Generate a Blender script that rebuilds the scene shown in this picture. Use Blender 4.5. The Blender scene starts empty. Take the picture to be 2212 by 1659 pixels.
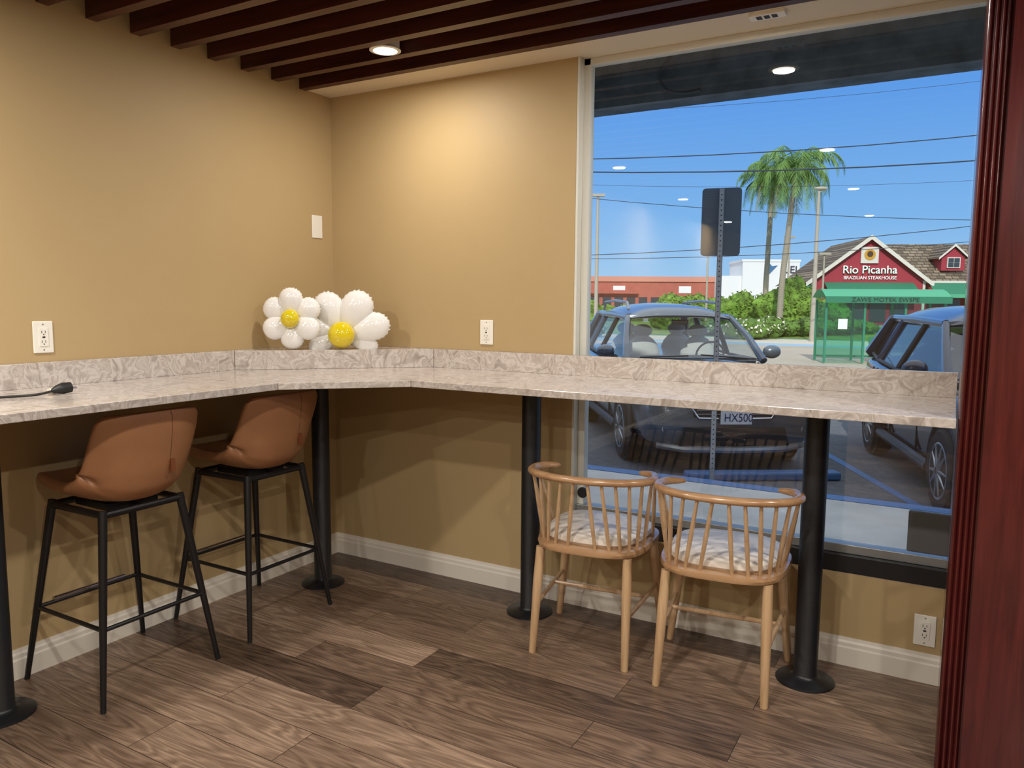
import bpy, math, random
from mathutils import Vector, Matrix, noise
random.seed(7)
SC=bpy.context.scene
try:
    SC.view_settings.view_transform='Standard'
    SC.view_settings.look='None'
except Exception: pass
V=Vector
# ---------------------------------------------------------------- materials
MATS={}
def srgb(r,g,b):
    def c(v):
        v/=255.
        return v/12.92 if v<=.04045 else ((v+.055)/1.055)**2.4
    return (c(r),c(g),c(b),1)
class NT:
    def __init__(s,name):
        s.m=bpy.data.materials.new(name); s.m.use_nodes=True
        s.t=s.m.node_tree; s.n=s.t.nodes; s.l=s.t.links
        s.b=s.n['Principled BSDF']; s.out=s.n['Material Output']
    def node(s,typ,**k):
        n=s.n.new(typ)
        for a,v in k.items():
            if a.startswith('i_'):
                key=a[2:]
                n.inputs[int(key) if key.isdigit() else key.replace('_',' ')].default_value=v
            else: setattr(n,a,v)
        return n
    def link(s,a,b): s.l.new(a,b)
    def coords(s,scale=(1,1,1),rot=(0,0,0)):
        tc=s.node('ShaderNodeTexCoord'); mp=s.node('ShaderNodeMapping')
        mp.inputs['Scale'].default_value=scale; mp.inputs['Rotation'].default_value=rot
        s.link(tc.outputs['Object'],mp.inputs['Vector']); return mp.outputs['Vector']
    def ramp(s,fac,stops):
        r=s.node('ShaderNodeValToRGB'); e=r.color_ramp.elements
        while len(e)>1: e.remove(e[0])
        e[0].position=stops[0][0]; e[0].color=stops[0][1]
        for p,c in stops[1:]:
            x=e.new(p); x.color=c
        s.link(fac,r.inputs[0]); return r.outputs[0]
    def bump(s,h,strength=.1,dist=.01):
        b=s.node('ShaderNodeBump'); b.inputs['Strength'].default_value=strength; b.inputs['Distance'].default_value=dist
        s.link(h,b.inputs['Height']); s.link(b.outputs[0],s.b.inputs['Normal'])
def simple(name,col,rough=.5,metal=0.,var=0.,vscale=20.,bump=0.,bscale=100.,coat=0.,emit=0.,spec=.5):
    if name in MATS: return MATS[name]
    t=NT(name); t.b.inputs['Roughness'].default_value=rough; t.b.inputs['Metallic'].default_value=metal
    t.b.inputs['Base Color'].default_value=col
    t.b.inputs['Specular IOR Level'].default_value=spec
    if coat: t.b.inputs['Coat Weight'].default_value=coat; t.b.inputs['Coat Roughness'].default_value=.08
    if emit:
        t.b.inputs['Emission Color'].default_value=col; t.b.inputs['Emission Strength'].default_value=emit
    vec=t.coords()
    if var:
        n=t.node('ShaderNodeTexNoise',i_Scale=vscale,i_Detail=6.); t.link(vec,n.inputs['Vector'])
        d=tuple(max(0,c*(1-var)) for c in col[:3])+(1,); l=tuple(min(1,c*(1+var)) for c in col[:3])+(1,)
        t.link(t.ramp(n.outputs[0],[(.3,d),(.7,l)]),t.b.inputs['Base Color'])
    if bump:
        n=t.node('ShaderNodeTexNoise',i_Scale=bscale,i_Detail=4.); t.link(vec,n.inputs['Vector'])
        t.bump(n.outputs[0],bump,.004)
    MATS[name]=t.m; return t.m
def wood(name,c1,c2,axis='z',rough=.4,scale=1.,coat=0.):
    t=NT(name)
    sc={'x':(1.5,22,22),'y':(22,1.5,22),'z':(22,22,1.5)}[axis]
    vec=t.coords(tuple(v*scale for v in sc))
    n=t.node('ShaderNodeTexNoise',i_Scale=1.6,i_Detail=8.,i_Roughness=.6,i_Distortion=.6); t.link(vec,n.inputs['Vector'])
    t.link(t.ramp(n.outputs[0],[(.3,c1),(.7,c2)]),t.b.inputs['Base Color'])
    t.b.inputs['Roughness'].default_value=rough
    if coat: t.b.inputs['Coat Weight'].default_value=coat; t.b.inputs['Coat Roughness'].default_value=.15
    t.bump(n.outputs[0],.08,.003)
    return t.m
def glass(name,tint=(1,1,1,1),base=.06,edge=.6,rough=0.):
    t=NT(name); t.n.remove(t.b)
    tr=t.node('ShaderNodeBsdfTransparent'); tr.inputs[0].default_value=tint
    gl=t.node('ShaderNodeBsdfGlossy'); gl.inputs['Roughness'].default_value=rough
    lw=t.node('ShaderNodeLayerWeight'); lw.inputs['Blend'].default_value=.5
    p=t.node('ShaderNodeMath',operation='POWER'); p.inputs[1].default_value=4.
    t.link(lw.outputs['Facing'],p.inputs[0])
    m=t.node('ShaderNodeMath',operation='MULTIPLY_ADD'); m.inputs[1].default_value=edge; m.inputs[2].default_value=base
    t.link(p.outputs[0],m.inputs[0])
    mx=t.node('ShaderNodeMixShader'); t.link(m.outputs[0],mx.inputs[0]); t.link(tr.outputs[0],mx.inputs[1]); t.link(gl.outputs[0],mx.inputs[2])
    t.link(mx.outputs[0],t.out.inputs[0]); return t.m
def wall_paint():
    t=NT('wall_paint'); vec=t.coords()
    n=t.node('ShaderNodeTexNoise',i_Scale=1.2,i_Detail=3.); t.link(vec,n.inputs['Vector'])
    t.link(t.ramp(n.outputs[0],[(.3,srgb(178,153,110)),(.7,srgb(183,158,115))]),t.b.inputs['Base Color'])
    n2=t.node('ShaderNodeTexNoise',i_Scale=220.,i_Detail=3.); t.link(vec,n2.inputs['Vector'])
    t.bump(n2.outputs[0],.12,.002); t.b.inputs['Roughness'].default_value=.55; t.b.inputs['Specular IOR Level'].default_value=.3
    return t.m
def floor_mat():
    t=NT('vinyl_plank_floor'); vec=t.coords()
    br=t.node('ShaderNodeTexBrick',offset=.37,offset_frequency=2,i_Scale=1.,i_Mortar_Size=.0012,i_Brick_Width=1.22,i_Row_Height=.18,i_Bias=0.)
    br.inputs['Color1'].default_value=(0,0,0,1); br.inputs['Color2'].default_value=(1,1,1,1); br.inputs['Mortar'].default_value=(.5,.5,.5,1)
    t.link(vec,br.inputs['Vector'])
    sep=t.node('ShaderNodeVectorMath',operation='MULTIPLY'); sep.inputs[1].default_value=(37.,53.,11.); t.link(br.outputs['Color'],sep.inputs[0])
    add=t.node('ShaderNodeVectorMath',operation='ADD'); t.link(vec,add.inputs[0]); t.link(sep.outputs[0],add.inputs[1])
    mp=t.node('ShaderNodeMapping'); mp.inputs['Scale'].default_value=(1.3,10.,1.); t.link(add.outputs[0],mp.inputs[0])
    wv=t.node('ShaderNodeTexNoise',i_Scale=1.1,i_Detail=2.,i_Distortion=.5); t.link(mp.outputs[0],wv.inputs['Vector'])
    mul=t.node('ShaderNodeMath',operation='MULTIPLY'); mul.inputs[1].default_value=22.; t.link(wv.outputs[0],mul.inputs[0])
    sn=t.node('ShaderNodeMath',operation='PINGPONG'); sn.inputs[1].default_value=1.; t.link(mul.outputs[0],sn.inputs[0])
    mp2=t.node('ShaderNodeMapping'); mp2.inputs['Scale'].default_value=(4.,110.,1.); t.link(add.outputs[0],mp2.inputs[0])
    fn=t.node('ShaderNodeTexNoise',i_Scale=1.,i_Detail=7.,i_Roughness=.7); t.link(mp2.outputs[0],fn.inputs['Vector'])
    a=t.node('ShaderNodeMath',operation='MULTIPLY_ADD'); a.inputs[1].default_value=.20; t.link(sn.outputs[0],a.inputs[0])
    b=t.node('ShaderNodeMath',operation='MULTIPLY_ADD'); b.inputs[1].default_value=.66; t.link(fn.outputs[0],b.inputs[0])
    c=t.node('ShaderNodeMath',operation='MULTIPLY'); c.inputs[1].default_value=.38; t.link(br.outputs['Color'],c.inputs[0])
    t.link(c.outputs[0],b.inputs[2]); t.link(b.outputs[0],a.inputs[2])
    col=t.ramp(a.outputs[0],[(.27,srgb(44,34,28)),(.52,srgb(92,73,59)),(.76,srgb(130,107,88)),(1.,srgb(174,148,124))])
    mx=t.node('ShaderNodeMix',data_type='RGBA'); t.link(br.outputs['Fac'],mx.inputs[0]); t.link(col,mx.inputs[6]); mx.inputs[7].default_value=srgb(36,27,22)
    t.link(mx.outputs[2],t.b.inputs['Base Color']); t.b.inputs['Roughness'].default_value=.34
    t.bump(a.outputs[0],.12,.002); return t.m
def laminate():
    t=NT('marble_laminate'); vec=t.coords()
    w=t.node('ShaderNodeTexNoise',i_Scale=5.,i_Detail=3.); t.link(vec,w.inputs['Vector'])
    mixv=t.node('ShaderNodeMix',data_type='RGBA'); mixv.inputs[0].default_value=.16; t.link(vec,mixv.inputs[6]); t.link(w.outputs['Color'],mixv.inputs[7])
    n=t.node('ShaderNodeTexNoise',i_Scale=15.,i_Detail=6.,i_Roughness=.55,i_Distortion=1.1); t.link(mixv.outputs[2],n.inputs['Vector'])
    vo=t.node('ShaderNodeTexVoronoi',feature='DISTANCE_TO_EDGE',i_Scale=2.4); t.link(mixv.outputs[2],vo.inputs['Vector'])
    c1=t.ramp(n.outputs[0],[(.28,srgb(156,145,136)),(.42,srgb(182,172,163)),(.49,srgb(208,200,192)),(.55,srgb(176,164,154)),(.62,srgb(198,189,180)),(.76,srgb(164,152,142))])
    r2=t.ramp(vo.outputs[0],[(0.,(1,1,1,1)),(.012,(0,0,0,1))])
    mm=t.node('ShaderNodeMath',operation='MULTIPLY'); mm.inputs[1].default_value=.4; t.link(r2,mm.inputs[0])
    mx=t.node('ShaderNodeMix',data_type='RGBA'); t.link(mm.outputs[0],mx.inputs[0]); t.link(c1,mx.inputs[6]); mx.inputs[7].default_value=srgb(126,108,96)
    t.link(mx.outputs[2],t.b.inputs['Base Color']); t.b.inputs['Roughness'].default_value=.15
    return t.m
def stripes(name,c1,c2,scale,axis='Z',rough=.6,dist=0.):
    t=NT(name); vec=t.coords()
    w=t.node('ShaderNodeTexWave',wave_type='BANDS',bands_direction=axis,i_Scale=scale,i_Distortion=dist); t.link(vec,w.inputs['Vector'])
    t.link(t.ramp(w.outputs[0],[(.1,c1),(.35,c2)]),t.b.inputs['Base Color']); t.b.inputs['Roughness'].default_value=rough
    return t.m
def shingle():
    t=NT('roof_shingles'); vec=t.coords()
    br=t.node('ShaderNodeTexBrick',i_Scale=1.,i_Mortar_Size=.03,i_Brick_Width=.5,i_Row_Height=.22)
    br.inputs['Color1'].default_value=srgb(150,134,112); br.inputs['Color2'].default_value=srgb(96,84,68); br.inputs['Mortar'].default_value=srgb(60,52,42)
    sx=t.node('ShaderNodeSeparateXYZ'); t.link(vec,sx.inputs[0]); cx=t.node('ShaderNodeCombineXYZ')
    t.link(sx.outputs[0],cx.inputs[0]); t.link(sx.outputs[2],cx.inputs[1]); t.link(cx.outputs[0],br.inputs['Vector'])
    t.link(br.outputs[0],t.b.inputs['Base Color']); t.b.inputs['Roughness'].default_value=.9; return t.m

# ---------------------------------------------------------------- mesh builder
class MB:
    def __init__(s): s.v=[];s.f=[];s.m=[];s.mats=[]
    def mi(s,mat):
        if mat not in s.mats: s.mats.append(mat)
        return s.mats.index(mat)
    def add(s,vs,fs,mat):
        o=len(s.v); s.v+= [tuple(v) for v in vs]; k=s.mi(mat)
        for f in fs: s.f.append([i+o for i in f]); s.m.append(k)
    def box(s,a,b,mat,M=None):
        x0,y0,z0=a;x1,y1,z1=b
        vs=[V((x,y,z)) for z in (z0,z1) for y in (y0,y1) for x in (x0,x1)]
        if M: vs=[M@v for v in vs]
        s.add(vs,[(0,2,3,1),(4,5,7,6),(0,1,5,4),(2,6,7,3),(0,4,6,2),(1,3,7,5)],mat)
    def tube(s,pts,r,mat,n=12,cap=True,flat=None,closed=False):
        pts=[V(p) for p in pts]; N=len(pts)
        rs=r if isinstance(r,(list,tuple)) else [r]*N
        vs=[];up=None
        for i,p in enumerate(pts):
            if closed: t=(pts[(i+1)%N]-pts[i-1])
            else: t=(pts[min(i+1,N-1)]-pts[max(i-1,0)])
            t.normalize()
            if up is None:
                a=V((0,0,1)) if abs(t.z)<.9 else V((1,0,0))
                up=(a-t*a.dot(t)).normalized()
            else: up=(up-t*up.dot(t)).normalized()
            sd=t.cross(up)
            for k in range(n):
                a=2*math.pi*k/n
                fu,fs_=(1,1) if flat is None else flat
                vs.append(p+(up*math.cos(a)*fu+sd*math.sin(a)*fs_)*rs[i])
        fs=[]
        for i in range(N if closed else N-1):
            for k in range(n):
                a=i*n+k;b=i*n+(k+1)%n;c=((i+1)%N)*n+(k+1)%n;d=((i+1)%N)*n+k
                fs.append((a,b,c,d))
        if cap and not closed:
            fs.append(tuple(range(n-1,-1,-1))); fs.append(tuple((N-1)*n+k for k in range(n)))
        s.add(vs,fs,mat)
    def cyl(s,a,b,r0,r1,mat,n=24): s.tube([a,b],[r0,r1],mat,n)
    def lathe(s,c,prof,mat,n=32,axis='z'):
        vs=[];c=V(c)
        for r,z in prof:
            for k in range(n):
                a=2*math.pi*k/n
                p=V((r*math.cos(a),r*math.sin(a),z))
                if axis=='y': p=V((p.x,p.z,p.y))
                if axis=='x': p=V((p.z,p.x,p.y))
                vs.append(c+p)
        fs=[]
        for i in range(len(prof)-1):
            for k in range(n): fs.append((i*n+k,i*n+(k+1)%n,(i+1)*n+(k+1)%n,(i+1)*n+k))
        fs.append(tuple(range(n-1,-1,-1)));fs.append(tuple((len(prof)-1)*n+k for k in range(n)))
        s.add(vs,fs,mat)
    def ball(s,fn,mat,nu=24,nv=16):
        vs=[];
        for j in range(nv+1):
            ph=math.pi*j/nv
            for i in range(nu):
                th=2*math.pi*i/nu
                vs.append(fn(V((math.sin(ph)*math.cos(th),math.sin(ph)*math.sin(th),math.cos(ph)))))
        fs=[(j*nu+i,(j+1)*nu+i,(j+1)*nu+(i+1)%nu,j*nu+(i+1)%nu) for j in range(nv) for i in range(nu)]
        s.add(vs,fs,mat)
    def grid(s,fn,nu,nv,mat):
        vs=[fn(i/nu,j/nv) for j in range(nv+1) for i in range(nu+1)]
        fs=[(j*(nu+1)+i,j*(nu+1)+i+1,(j+1)*(nu+1)+i+1,(j+1)*(nu+1)+i) for j in range(nv) for i in range(nu)]
        s.add(vs,fs,mat)
    def patch(s,p00,p10,p11,p01,mat,n=8,bulge=0.):
        p00,p10,p11,p01=map(V,(p00,p10,p11,p01)); nn=((p10-p00).cross(p01-p00)).normalized()
        def fn(u,v):
            return p00*(1-u)*(1-v)+p10*u*(1-v)+p11*u*v+p01*(1-u)*v+nn*bulge*math.sin(math.pi*u)*math.sin(math.pi*v)
        s.grid(fn,n,n,mat)
    def prism(s,poly,z0,z1,mat):
        n=len(poly); vs=[(x,y,z0) for x,y in poly]+[(x,y,z1) for x,y in poly]
        fs=[tuple(range(n-1,-1,-1)),tuple(range(n,2*n))]+[(i,(i+1)%n,n+(i+1)%n,n+i) for i in range(n)]
        s.add(vs,fs,mat)
    def build(s,name,parent=None,smooth=True,bevel=0.,angle=35,loc=None,rot=None,recalc=True):
        me=bpy.data.meshes.new(name); me.from_pydata(s.v,[],s.f)
        for m in s.mats: me.materials.append(m)
        me.polygons.foreach_set('material_index',s.m)
        me.update()
        if recalc:
            import bmesh
            bm=bmesh.new();bm.from_mesh(me);bmesh.ops.remove_doubles(bm,verts=bm.verts,dist=1e-5);bmesh.ops.recalc_face_normals(bm,faces=bm.faces);bm.to_mesh(me);bm.free()
        ob=bpy.data.objects.new(name,me); SC.collection.objects.link(ob)
        if smooth:
            me.polygons.foreach_set('use_smooth',[True]*len(me.polygons))
            try: me.set_sharp_from_angle(angle=math.radians(angle))
            except Exception: pass
        if bevel:
            b=ob.modifiers.new('bevel','BEVEL'); b.width=bevel;b.segments=2;b.limit_method='ANGLE'
        if parent: ob.parent=parent
        if loc is not None: ob.location=loc
        if rot is not None: ob.rotation_euler=rot
        return ob
def empty(name,loc=(0,0,0),rz=0.):
    e=bpy.data.objects.new(name,None); SC.collection.objects.link(e); e.location=loc; e.rotation_euler=(0,0,rz); e.empty_display_size=.1
    return e
def text(name,body,size,mat,parent,loc,rot,ext=.003,sx=1.):
    c=bpy.data.curves.new(name,'FONT'); c.body=body; c.size=size; c.extrude=ext; c.align_x='CENTER'; c.align_y='CENTER'
    c.materials.append(mat); o=bpy.data.objects.new(name,c); SC.collection.objects.link(o)
    o.location=loc;o.rotation_euler=rot;o.scale=(sx,1,1)
    if parent:o.parent=parent
    return o
def S(r,d,z): # exterior survey frame in metres (origin below the doorway, d = distance out along N30W, r = right of that)
    return V((2.975-.4995*d+.8663*r,-3.191+.8663*d+.4995*r,z))
def smoothp(pts,n=6):
    P=[V(p) for p in pts]; out=[]
    for i in range(len(P)-1):
        p0=P[max(i-1,0)];p1=P[i];p2=P[i+1];p3=P[min(i+2,len(P)-1)]
        for k in range(n):
            t=k/n; out.append(.5*((2*p1)+(-p0+p2)*t+(2*p0-5*p1+4*p2-p3)*t*t+(-p0+3*p1-3*p2+p3)*t**3))
    out.append(P[-1]); return out

# ---------------------------------------------------------------- shared materials
M_wall=wall_paint(); M_floor=floor_mat(); M_lam=laminate()
M_white=simple('white_trim',srgb(222,214,200),.4)
M_frame=simple('window_frame_cream',srgb(214,212,200),.4)
M_cream=simple('ceiling_cream',srgb(220,206,180),.6,bump=.1,bscale=60)
M_mah=wood('mahogany_beam',srgb(46,18,12),srgb(84,38,26),'x',.35)
M_mahd=simple('dark_ceiling',srgb(28,12,10),.6)
M_mahp=wood('mahogany_panel',srgb(60,19,19),srgb(92,34,31),'z',.22,coat=.5)
M_black=simple('black_steel',srgb(26,27,30),.38,bump=.15,bscale=300)
M_blk2=simple('black_metal_leg',srgb(20,20,22),.35)
M_chrome=simple('chrome',srgb(200,200,205),.12,1.)
M_plate=simple('outlet_plastic',srgb(236,232,220),.3)
M_slot=simple('slot_dark',srgb(40,36,32),.5)
M_oak=wood('oak',srgb(184,146,106),srgb(212,180,140),'z',.32,1.2,coat=.3)
M_oakx=wood('oak_rail',srgb(158,118,82),srgb(188,150,110),'x',.25,1.2,coat=.5)
M_pad=simple('cream_leather',srgb(230,220,206),.35,bump=.06,bscale=250)
M_leather=simple('tan_leather',srgb(156,108,72),.40,var=.08,vscale=8,bump=.25,bscale=350)
M_thread=simple('stitching',srgb(96,56,34),.6)
M_balw=simple('white_balloon_foil',srgb(236,234,230),.10,coat=1.)
M_baly=simple('yellow_balloon_foil',srgb(222,198,24),.10,coat=1.)
M_rub=simple('black_rubber',srgb(20,20,20),.5)

# ---------------------------------------------------------------- room shell
b=MB(); b.box((-.15,-9.15,-.08),(6.15,.15,0),M_floor); b.build('floor',smooth=False)
b=MB(); b.box((-.15,-9.15,0),(0,.15,2.75),M_wall); b.build('wall_left',smooth=False)
WX0,WX1,WZ0=1.46,3.30,.37
DX0,DX1=3.75,5.85
b=MB(); b.box((0,0,0),(WX0,.15,2.75),M_wall); b.box((WX0,0,0),(WX1,.15,WZ0),M_wall); b.box((WX1,0,0),(DX0,.15,2.75),M_wall); b.box((DX1,0,0),(6,.15,2.75),M_wall); b.box((DX0,0,2.45),(DX1,.15,2.75),M_wall); b.box((WX0,0,2.50),(WX1,.15,2.75),M_cream)
b.build('wall_front',smooth=False)
b=MB(); b.box((6,-9.15,0),(6.15,.15,2.75),M_wall); b.build('wall_right',smooth=False)
b=MB(); b.box((0,-9.15,0),(6,-9,2.75),M_wall); b.build('wall_rear',smooth=False)
b=MB(); b.box((0,-9,2.66),(6,-.18,2.75),M_mahd); b.box((0,-.18,2.50),(6,0,2.75),M_cream); b.build('ceiling',smooth=False)
b=MB()
for k in range(47):
    y=-.225-.186*k; b.box((0.0,y,2.495),(6,y+.045,2.66),M_mah)
b.build('slatted_ceiling_beams',smooth=False)
def baseboard(name,p0,p1,nrm):
    p0=V(p0);p1=V(p1);nrm=V(nrm)
    prof=[(0,0),(.016,0),(.016,.072),(.011,.078),(.011,.092),(.006,.1),(.004,.112),(0,.112)]
    b=MB(); vs=[p+nrm*a+V((0,0,z)) for p in (p0,p1) for a,z in prof]; n=len(prof)
    b.add(vs,[(i,(i+1)%n,n+(i+1)%n,n+i) for i in range(n)]+[tuple(range(n)),tuple(range(2*n-1,n-1,-1))],M_white)
    b.build(name,smooth=False)
baseboard('baseboard_left',(0,-9,0),(0,0,0),(1,0,0))
baseboard('baseboard_front',(0.0,0,0),(3.0,0,0),(0,-1,0))
# window
W=empty('window_1')
b=MB(); G=glass('window_glass',(.96,.99,1,1),.10,.7); b.add([(WX0,.065,.42),(WX1,.065,.42),(WX1,.065,2.5),(WX0,.065,2.5)],[(0,1,2,3)],G); b.build('pane',W,smooth=False,recalc=False)
b=MB()
b.box((WX0,.001,WZ0),(WX0+.012,.09,2.5),M_frame); b.box((WX0+.012,.045,WZ0),(WX0+.045,.09,2.5),M_frame)
b.box((WX1-.04,.001,WZ0),(WX1,.09,2.5),M_frame); b.box((WX0,.045,2.47),(WX1,.09,2.5),M_frame)
Malum=simple('aluminium_sill',srgb(150,152,150),.35,.6)
b.box((WX0,.03,.44),(WX1,.09,.475),Malum)
b.box((WX0,.001,WZ0),(WX1,.09,.44),simple('sill_black',srgb(18,18,20),.4))
b.build('frame',W,smooth=False,bevel=.002)
b=MB(); b.lathe((1.50,.035,.53),[(.022,0),(.026,.01),(.02,.025),(.012,.03)],M_rub,16,'y'); b.build('window_stop_knob',W)
# glazed entrance door beyond the column
W=empty('door_1')
b=MB(); b.add([(DX0,.07,.1),(DX1,.07,.1),(DX1,.07,2.4),(DX0,.07,2.4)],[(0,1,2,3)],G); b.build('pane',W,smooth=False,recalc=False)
b=MB()
for x in (DX0,(DX0+DX1)/2-.05,(DX0+DX1)/2+.002,DX1-.05): b.box((x,.04,0.001),(x+.048,.10,2.45),Malum)
b.box((DX0+.05,.04,.001),(DX1-.05,.10,.12),Malum); b.box((DX0+.05,.04,2.37),(DX1-.05,.10,2.45),Malum)
for x in (4.70,4.90): b.tube([(x,.03,.85),(x,-.02,.88),(x,-.02,1.22),(x,.03,1.25)],.012,Malum,8)
b.build('frame',W,smooth=False)
b=MB(); b.box((2.865,.03,.485),(3.05,.05,.645),simple('grey_plate',srgb(92,92,92),.4)); b.build('grey_wall_plate',smooth=False,bevel=.006)
# fluted mahogany column
b=MB(); b.box((3.0,-.60,0),(3.65,-.0,2.66),M_mahp)
def flute(u,v):
    x=3.0+.062*u; y=-.60-.012*abs(math.sin(math.pi*4*u)); return V((x,y,2.66*v))
b.grid(flute,48,1,M_mahp)
b.box((3.066,-.625,0),(3.65,-.60,2.66),M_mahp)
b.build('trim_1',smooth=True,angle=25,recalc=False)

# soffit sensor
b=MB(); b.box((2.235,-.155,2.486),(2.365,-.10,2.5),M_plate)
for i in range(3): b.box((2.26+.028*i,-.145,2.4845),(2.28+.028*i,-.112,2.486),M_slot)
b.build('ceiling_vent',smooth=False,bevel=.002)
# downlights; the unseen right-hand row is added to brighten the room
Mem=NT('lamp_lens'); Mem.b.inputs['Emission Color'].default_value=(1,.93,.82,1); Mem.b.inputs['Emission Strength'].default_value=9; Mem=Mem.m
LC=(1.,.945,.88)
for (x,y,pw) in [(.77,-.4815,11),(2.22,-.4815,12),(.58,-2.5275,27),(2.13,-2.5275,30),(.46,-4.5735,32),(2.08,-4.5735,33),(.3,-6.9915,26),(2.0,-6.9915,26),(3.9,-1.4115,31),(3.9,-3.2715,34),(3.9,-5.3175,34)]:
    e=empty('recessed_downlight_or_fill',(x,y,2.5))
    b=MB(); b.lathe((0,0,0),[(.062,.13),(.062,.004),(.068,0),(.068,-.004),(.052,-.006),(.050,.004)],M_plate,32); b.build('housing',e)
    b=MB(); b.lathe((0,0,0),[(.049,-.0055),(.046,-.008),(.03,-.009)],Mem,32); b.build('lens',e)
    l=bpy.data.lights.new('lamp','AREA'); l.shape='DISK'; l.size=.092; l.energy=pw; l.color=LC
    lo=bpy.data.objects.new('lamp',l); SC.collection.objects.link(lo); lo.parent=e; lo.location=(0,0,-.011)

# ---------------------------------------------------------------- counter
ct=empty('bar_counter')
zt,zb=1.088,1.060
b=MB(); poly=[(.002,-4.2),(.002,-.002),(2.995,-.002),(2.995,-.615),(1.0,-.615),(.625,-1.0),(.625,-4.2)]
b.prism(poly[::-1],zb,zt,M_lam); b.build('countertop',ct,smooth=False,bevel=.002)
b=MB(); b.box((.002,-4.2,zt),(.02,-.70,1.18),M_lam); b.box((.69,-.02,zt),(2.995,-.002,1.18),M_lam)
b.prism([(.002,-.70),(.002,-.002),(.69,-.002),(.69,-.02),(.02,-.70)],zt+.0005,1.18,M_lam); b.build('backsplash',ct,smooth=False,bevel=.0015)
b=MB()
Mj=simple('joint_line',srgb(120,96,78),.6)
b.box((.0195,-.702,zt),(.0215,-.699,1.18),Mj); b.box((.689,-.0215,zt),(.692,-.0195,1.18),Mj)
b.box((.6245,-1.001,zb),(.6262,-.999,zt),Mj); b.box((.999,-.6162,zb),(1.001,-.6145,zt),Mj); b.build('seams',ct,smooth=False)
for (x,y) in [(.28,-.41),(1.35,-.19),(2.56,-.22),(.22,-1.90)]:
    b=MB(); b.lathe((0,0,0),[(.106,0),(.106,.006),(.10,.010),(.06,.016),(.048,.022),(.043,.03),(.043,1.04),(.07,1.044),(.07,zb)],M_black,40)
    b.build('counter_support_post',loc=(x,y,0))

# outlets
def outlet(name,origin,rz,kind='duplex',parent=None):
    e=empty(name,origin,rz) # local: x width, z height, -y out of wall
    b=MB(); b.box((-.037,-.006,-.06),(.037,0,.06),M_plate); b.build('plate',e,smooth=False,bevel=.003)
    b=MB()
    if kind=='duplex':
        b.box((-.017,-.0085,-.034),(.017,-.005,.034),M_plate)
        for zz in (.018,-.018):
            b.box((-.008,-.009,zz-.003),(-.006,-.0084,zz+.006),M_slot);b.box((.005,-.009,zz-.003),(.007,-.0084,zz+.006),M_slot);b.lathe((0,-.009,zz-.008),[(.0025,0),(.0025,.0006)],M_slot,10,'y')
        b.box((-.005,-.0092,-.003),(.005,-.0084,.003),M_slot)
        b.lathe((0,-.0065,.048),[(.003,0),(.003,.001)],Malum,10,'y'); b.lathe((0,-.0065,-.048),[(.003,0),(.003,.001)],Malum,10,'y')
        b.build('receptacle',e,smooth=False)
    else:
        b.lathe((0,-.0065,.048),[(.003,0),(.003,.001)],M_plate,10,'y'); b.lathe((0,-.0065,-.048),[(.003,0),(.003,.001)],M_plate,10,'y'); b.build('screws',e)
outlet('wall_outlet',(0,-1.57,1.275),math.radians(90))
outlet('blank_wall_plate',(0,-.12,1.81),math.radians(90),'blank')
outlet('wall_outlet',(.995,0,1.272),0)
outlet('wall_outlet',(2.945,0,.20),0)
# power cord
e=empty('power_cord',(0,0,.006))
b=MB(); pts=[(.33,-2.3,1.087),(.27,-2.1,1.087),(.24,-1.95,1.087),(.25,-1.85,1.087),(.29,-1.76,1.089),(.30,-1.70,1.10)]
b.tube(smoothp(pts),.0042,M_rub,8); b.build('cable',e)
b=MB(); b.tube([(.296,-1.71,1.098),(.30,-1.69,1.102),(.302,-1.675,1.104),(.304,-1.65,1.106)],[.008,.017,.02,.018],M_rub,14)
for dx in (-.006,.006): b.box((.304+dx-.001,-1.65,1.100),(.304+dx+.001,-1.632,1.107),M_chrome)
b.build('plug',e)
b=MB(); b.tube([(.25,-1.70,1.092),(.262,-1.685,1.094),(.27,-1.67,1.095)],[.009,.012,.01],simple('clear_plastic',srgb(200,190,170),.2),12); b.build('adapter_cap',e)

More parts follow.
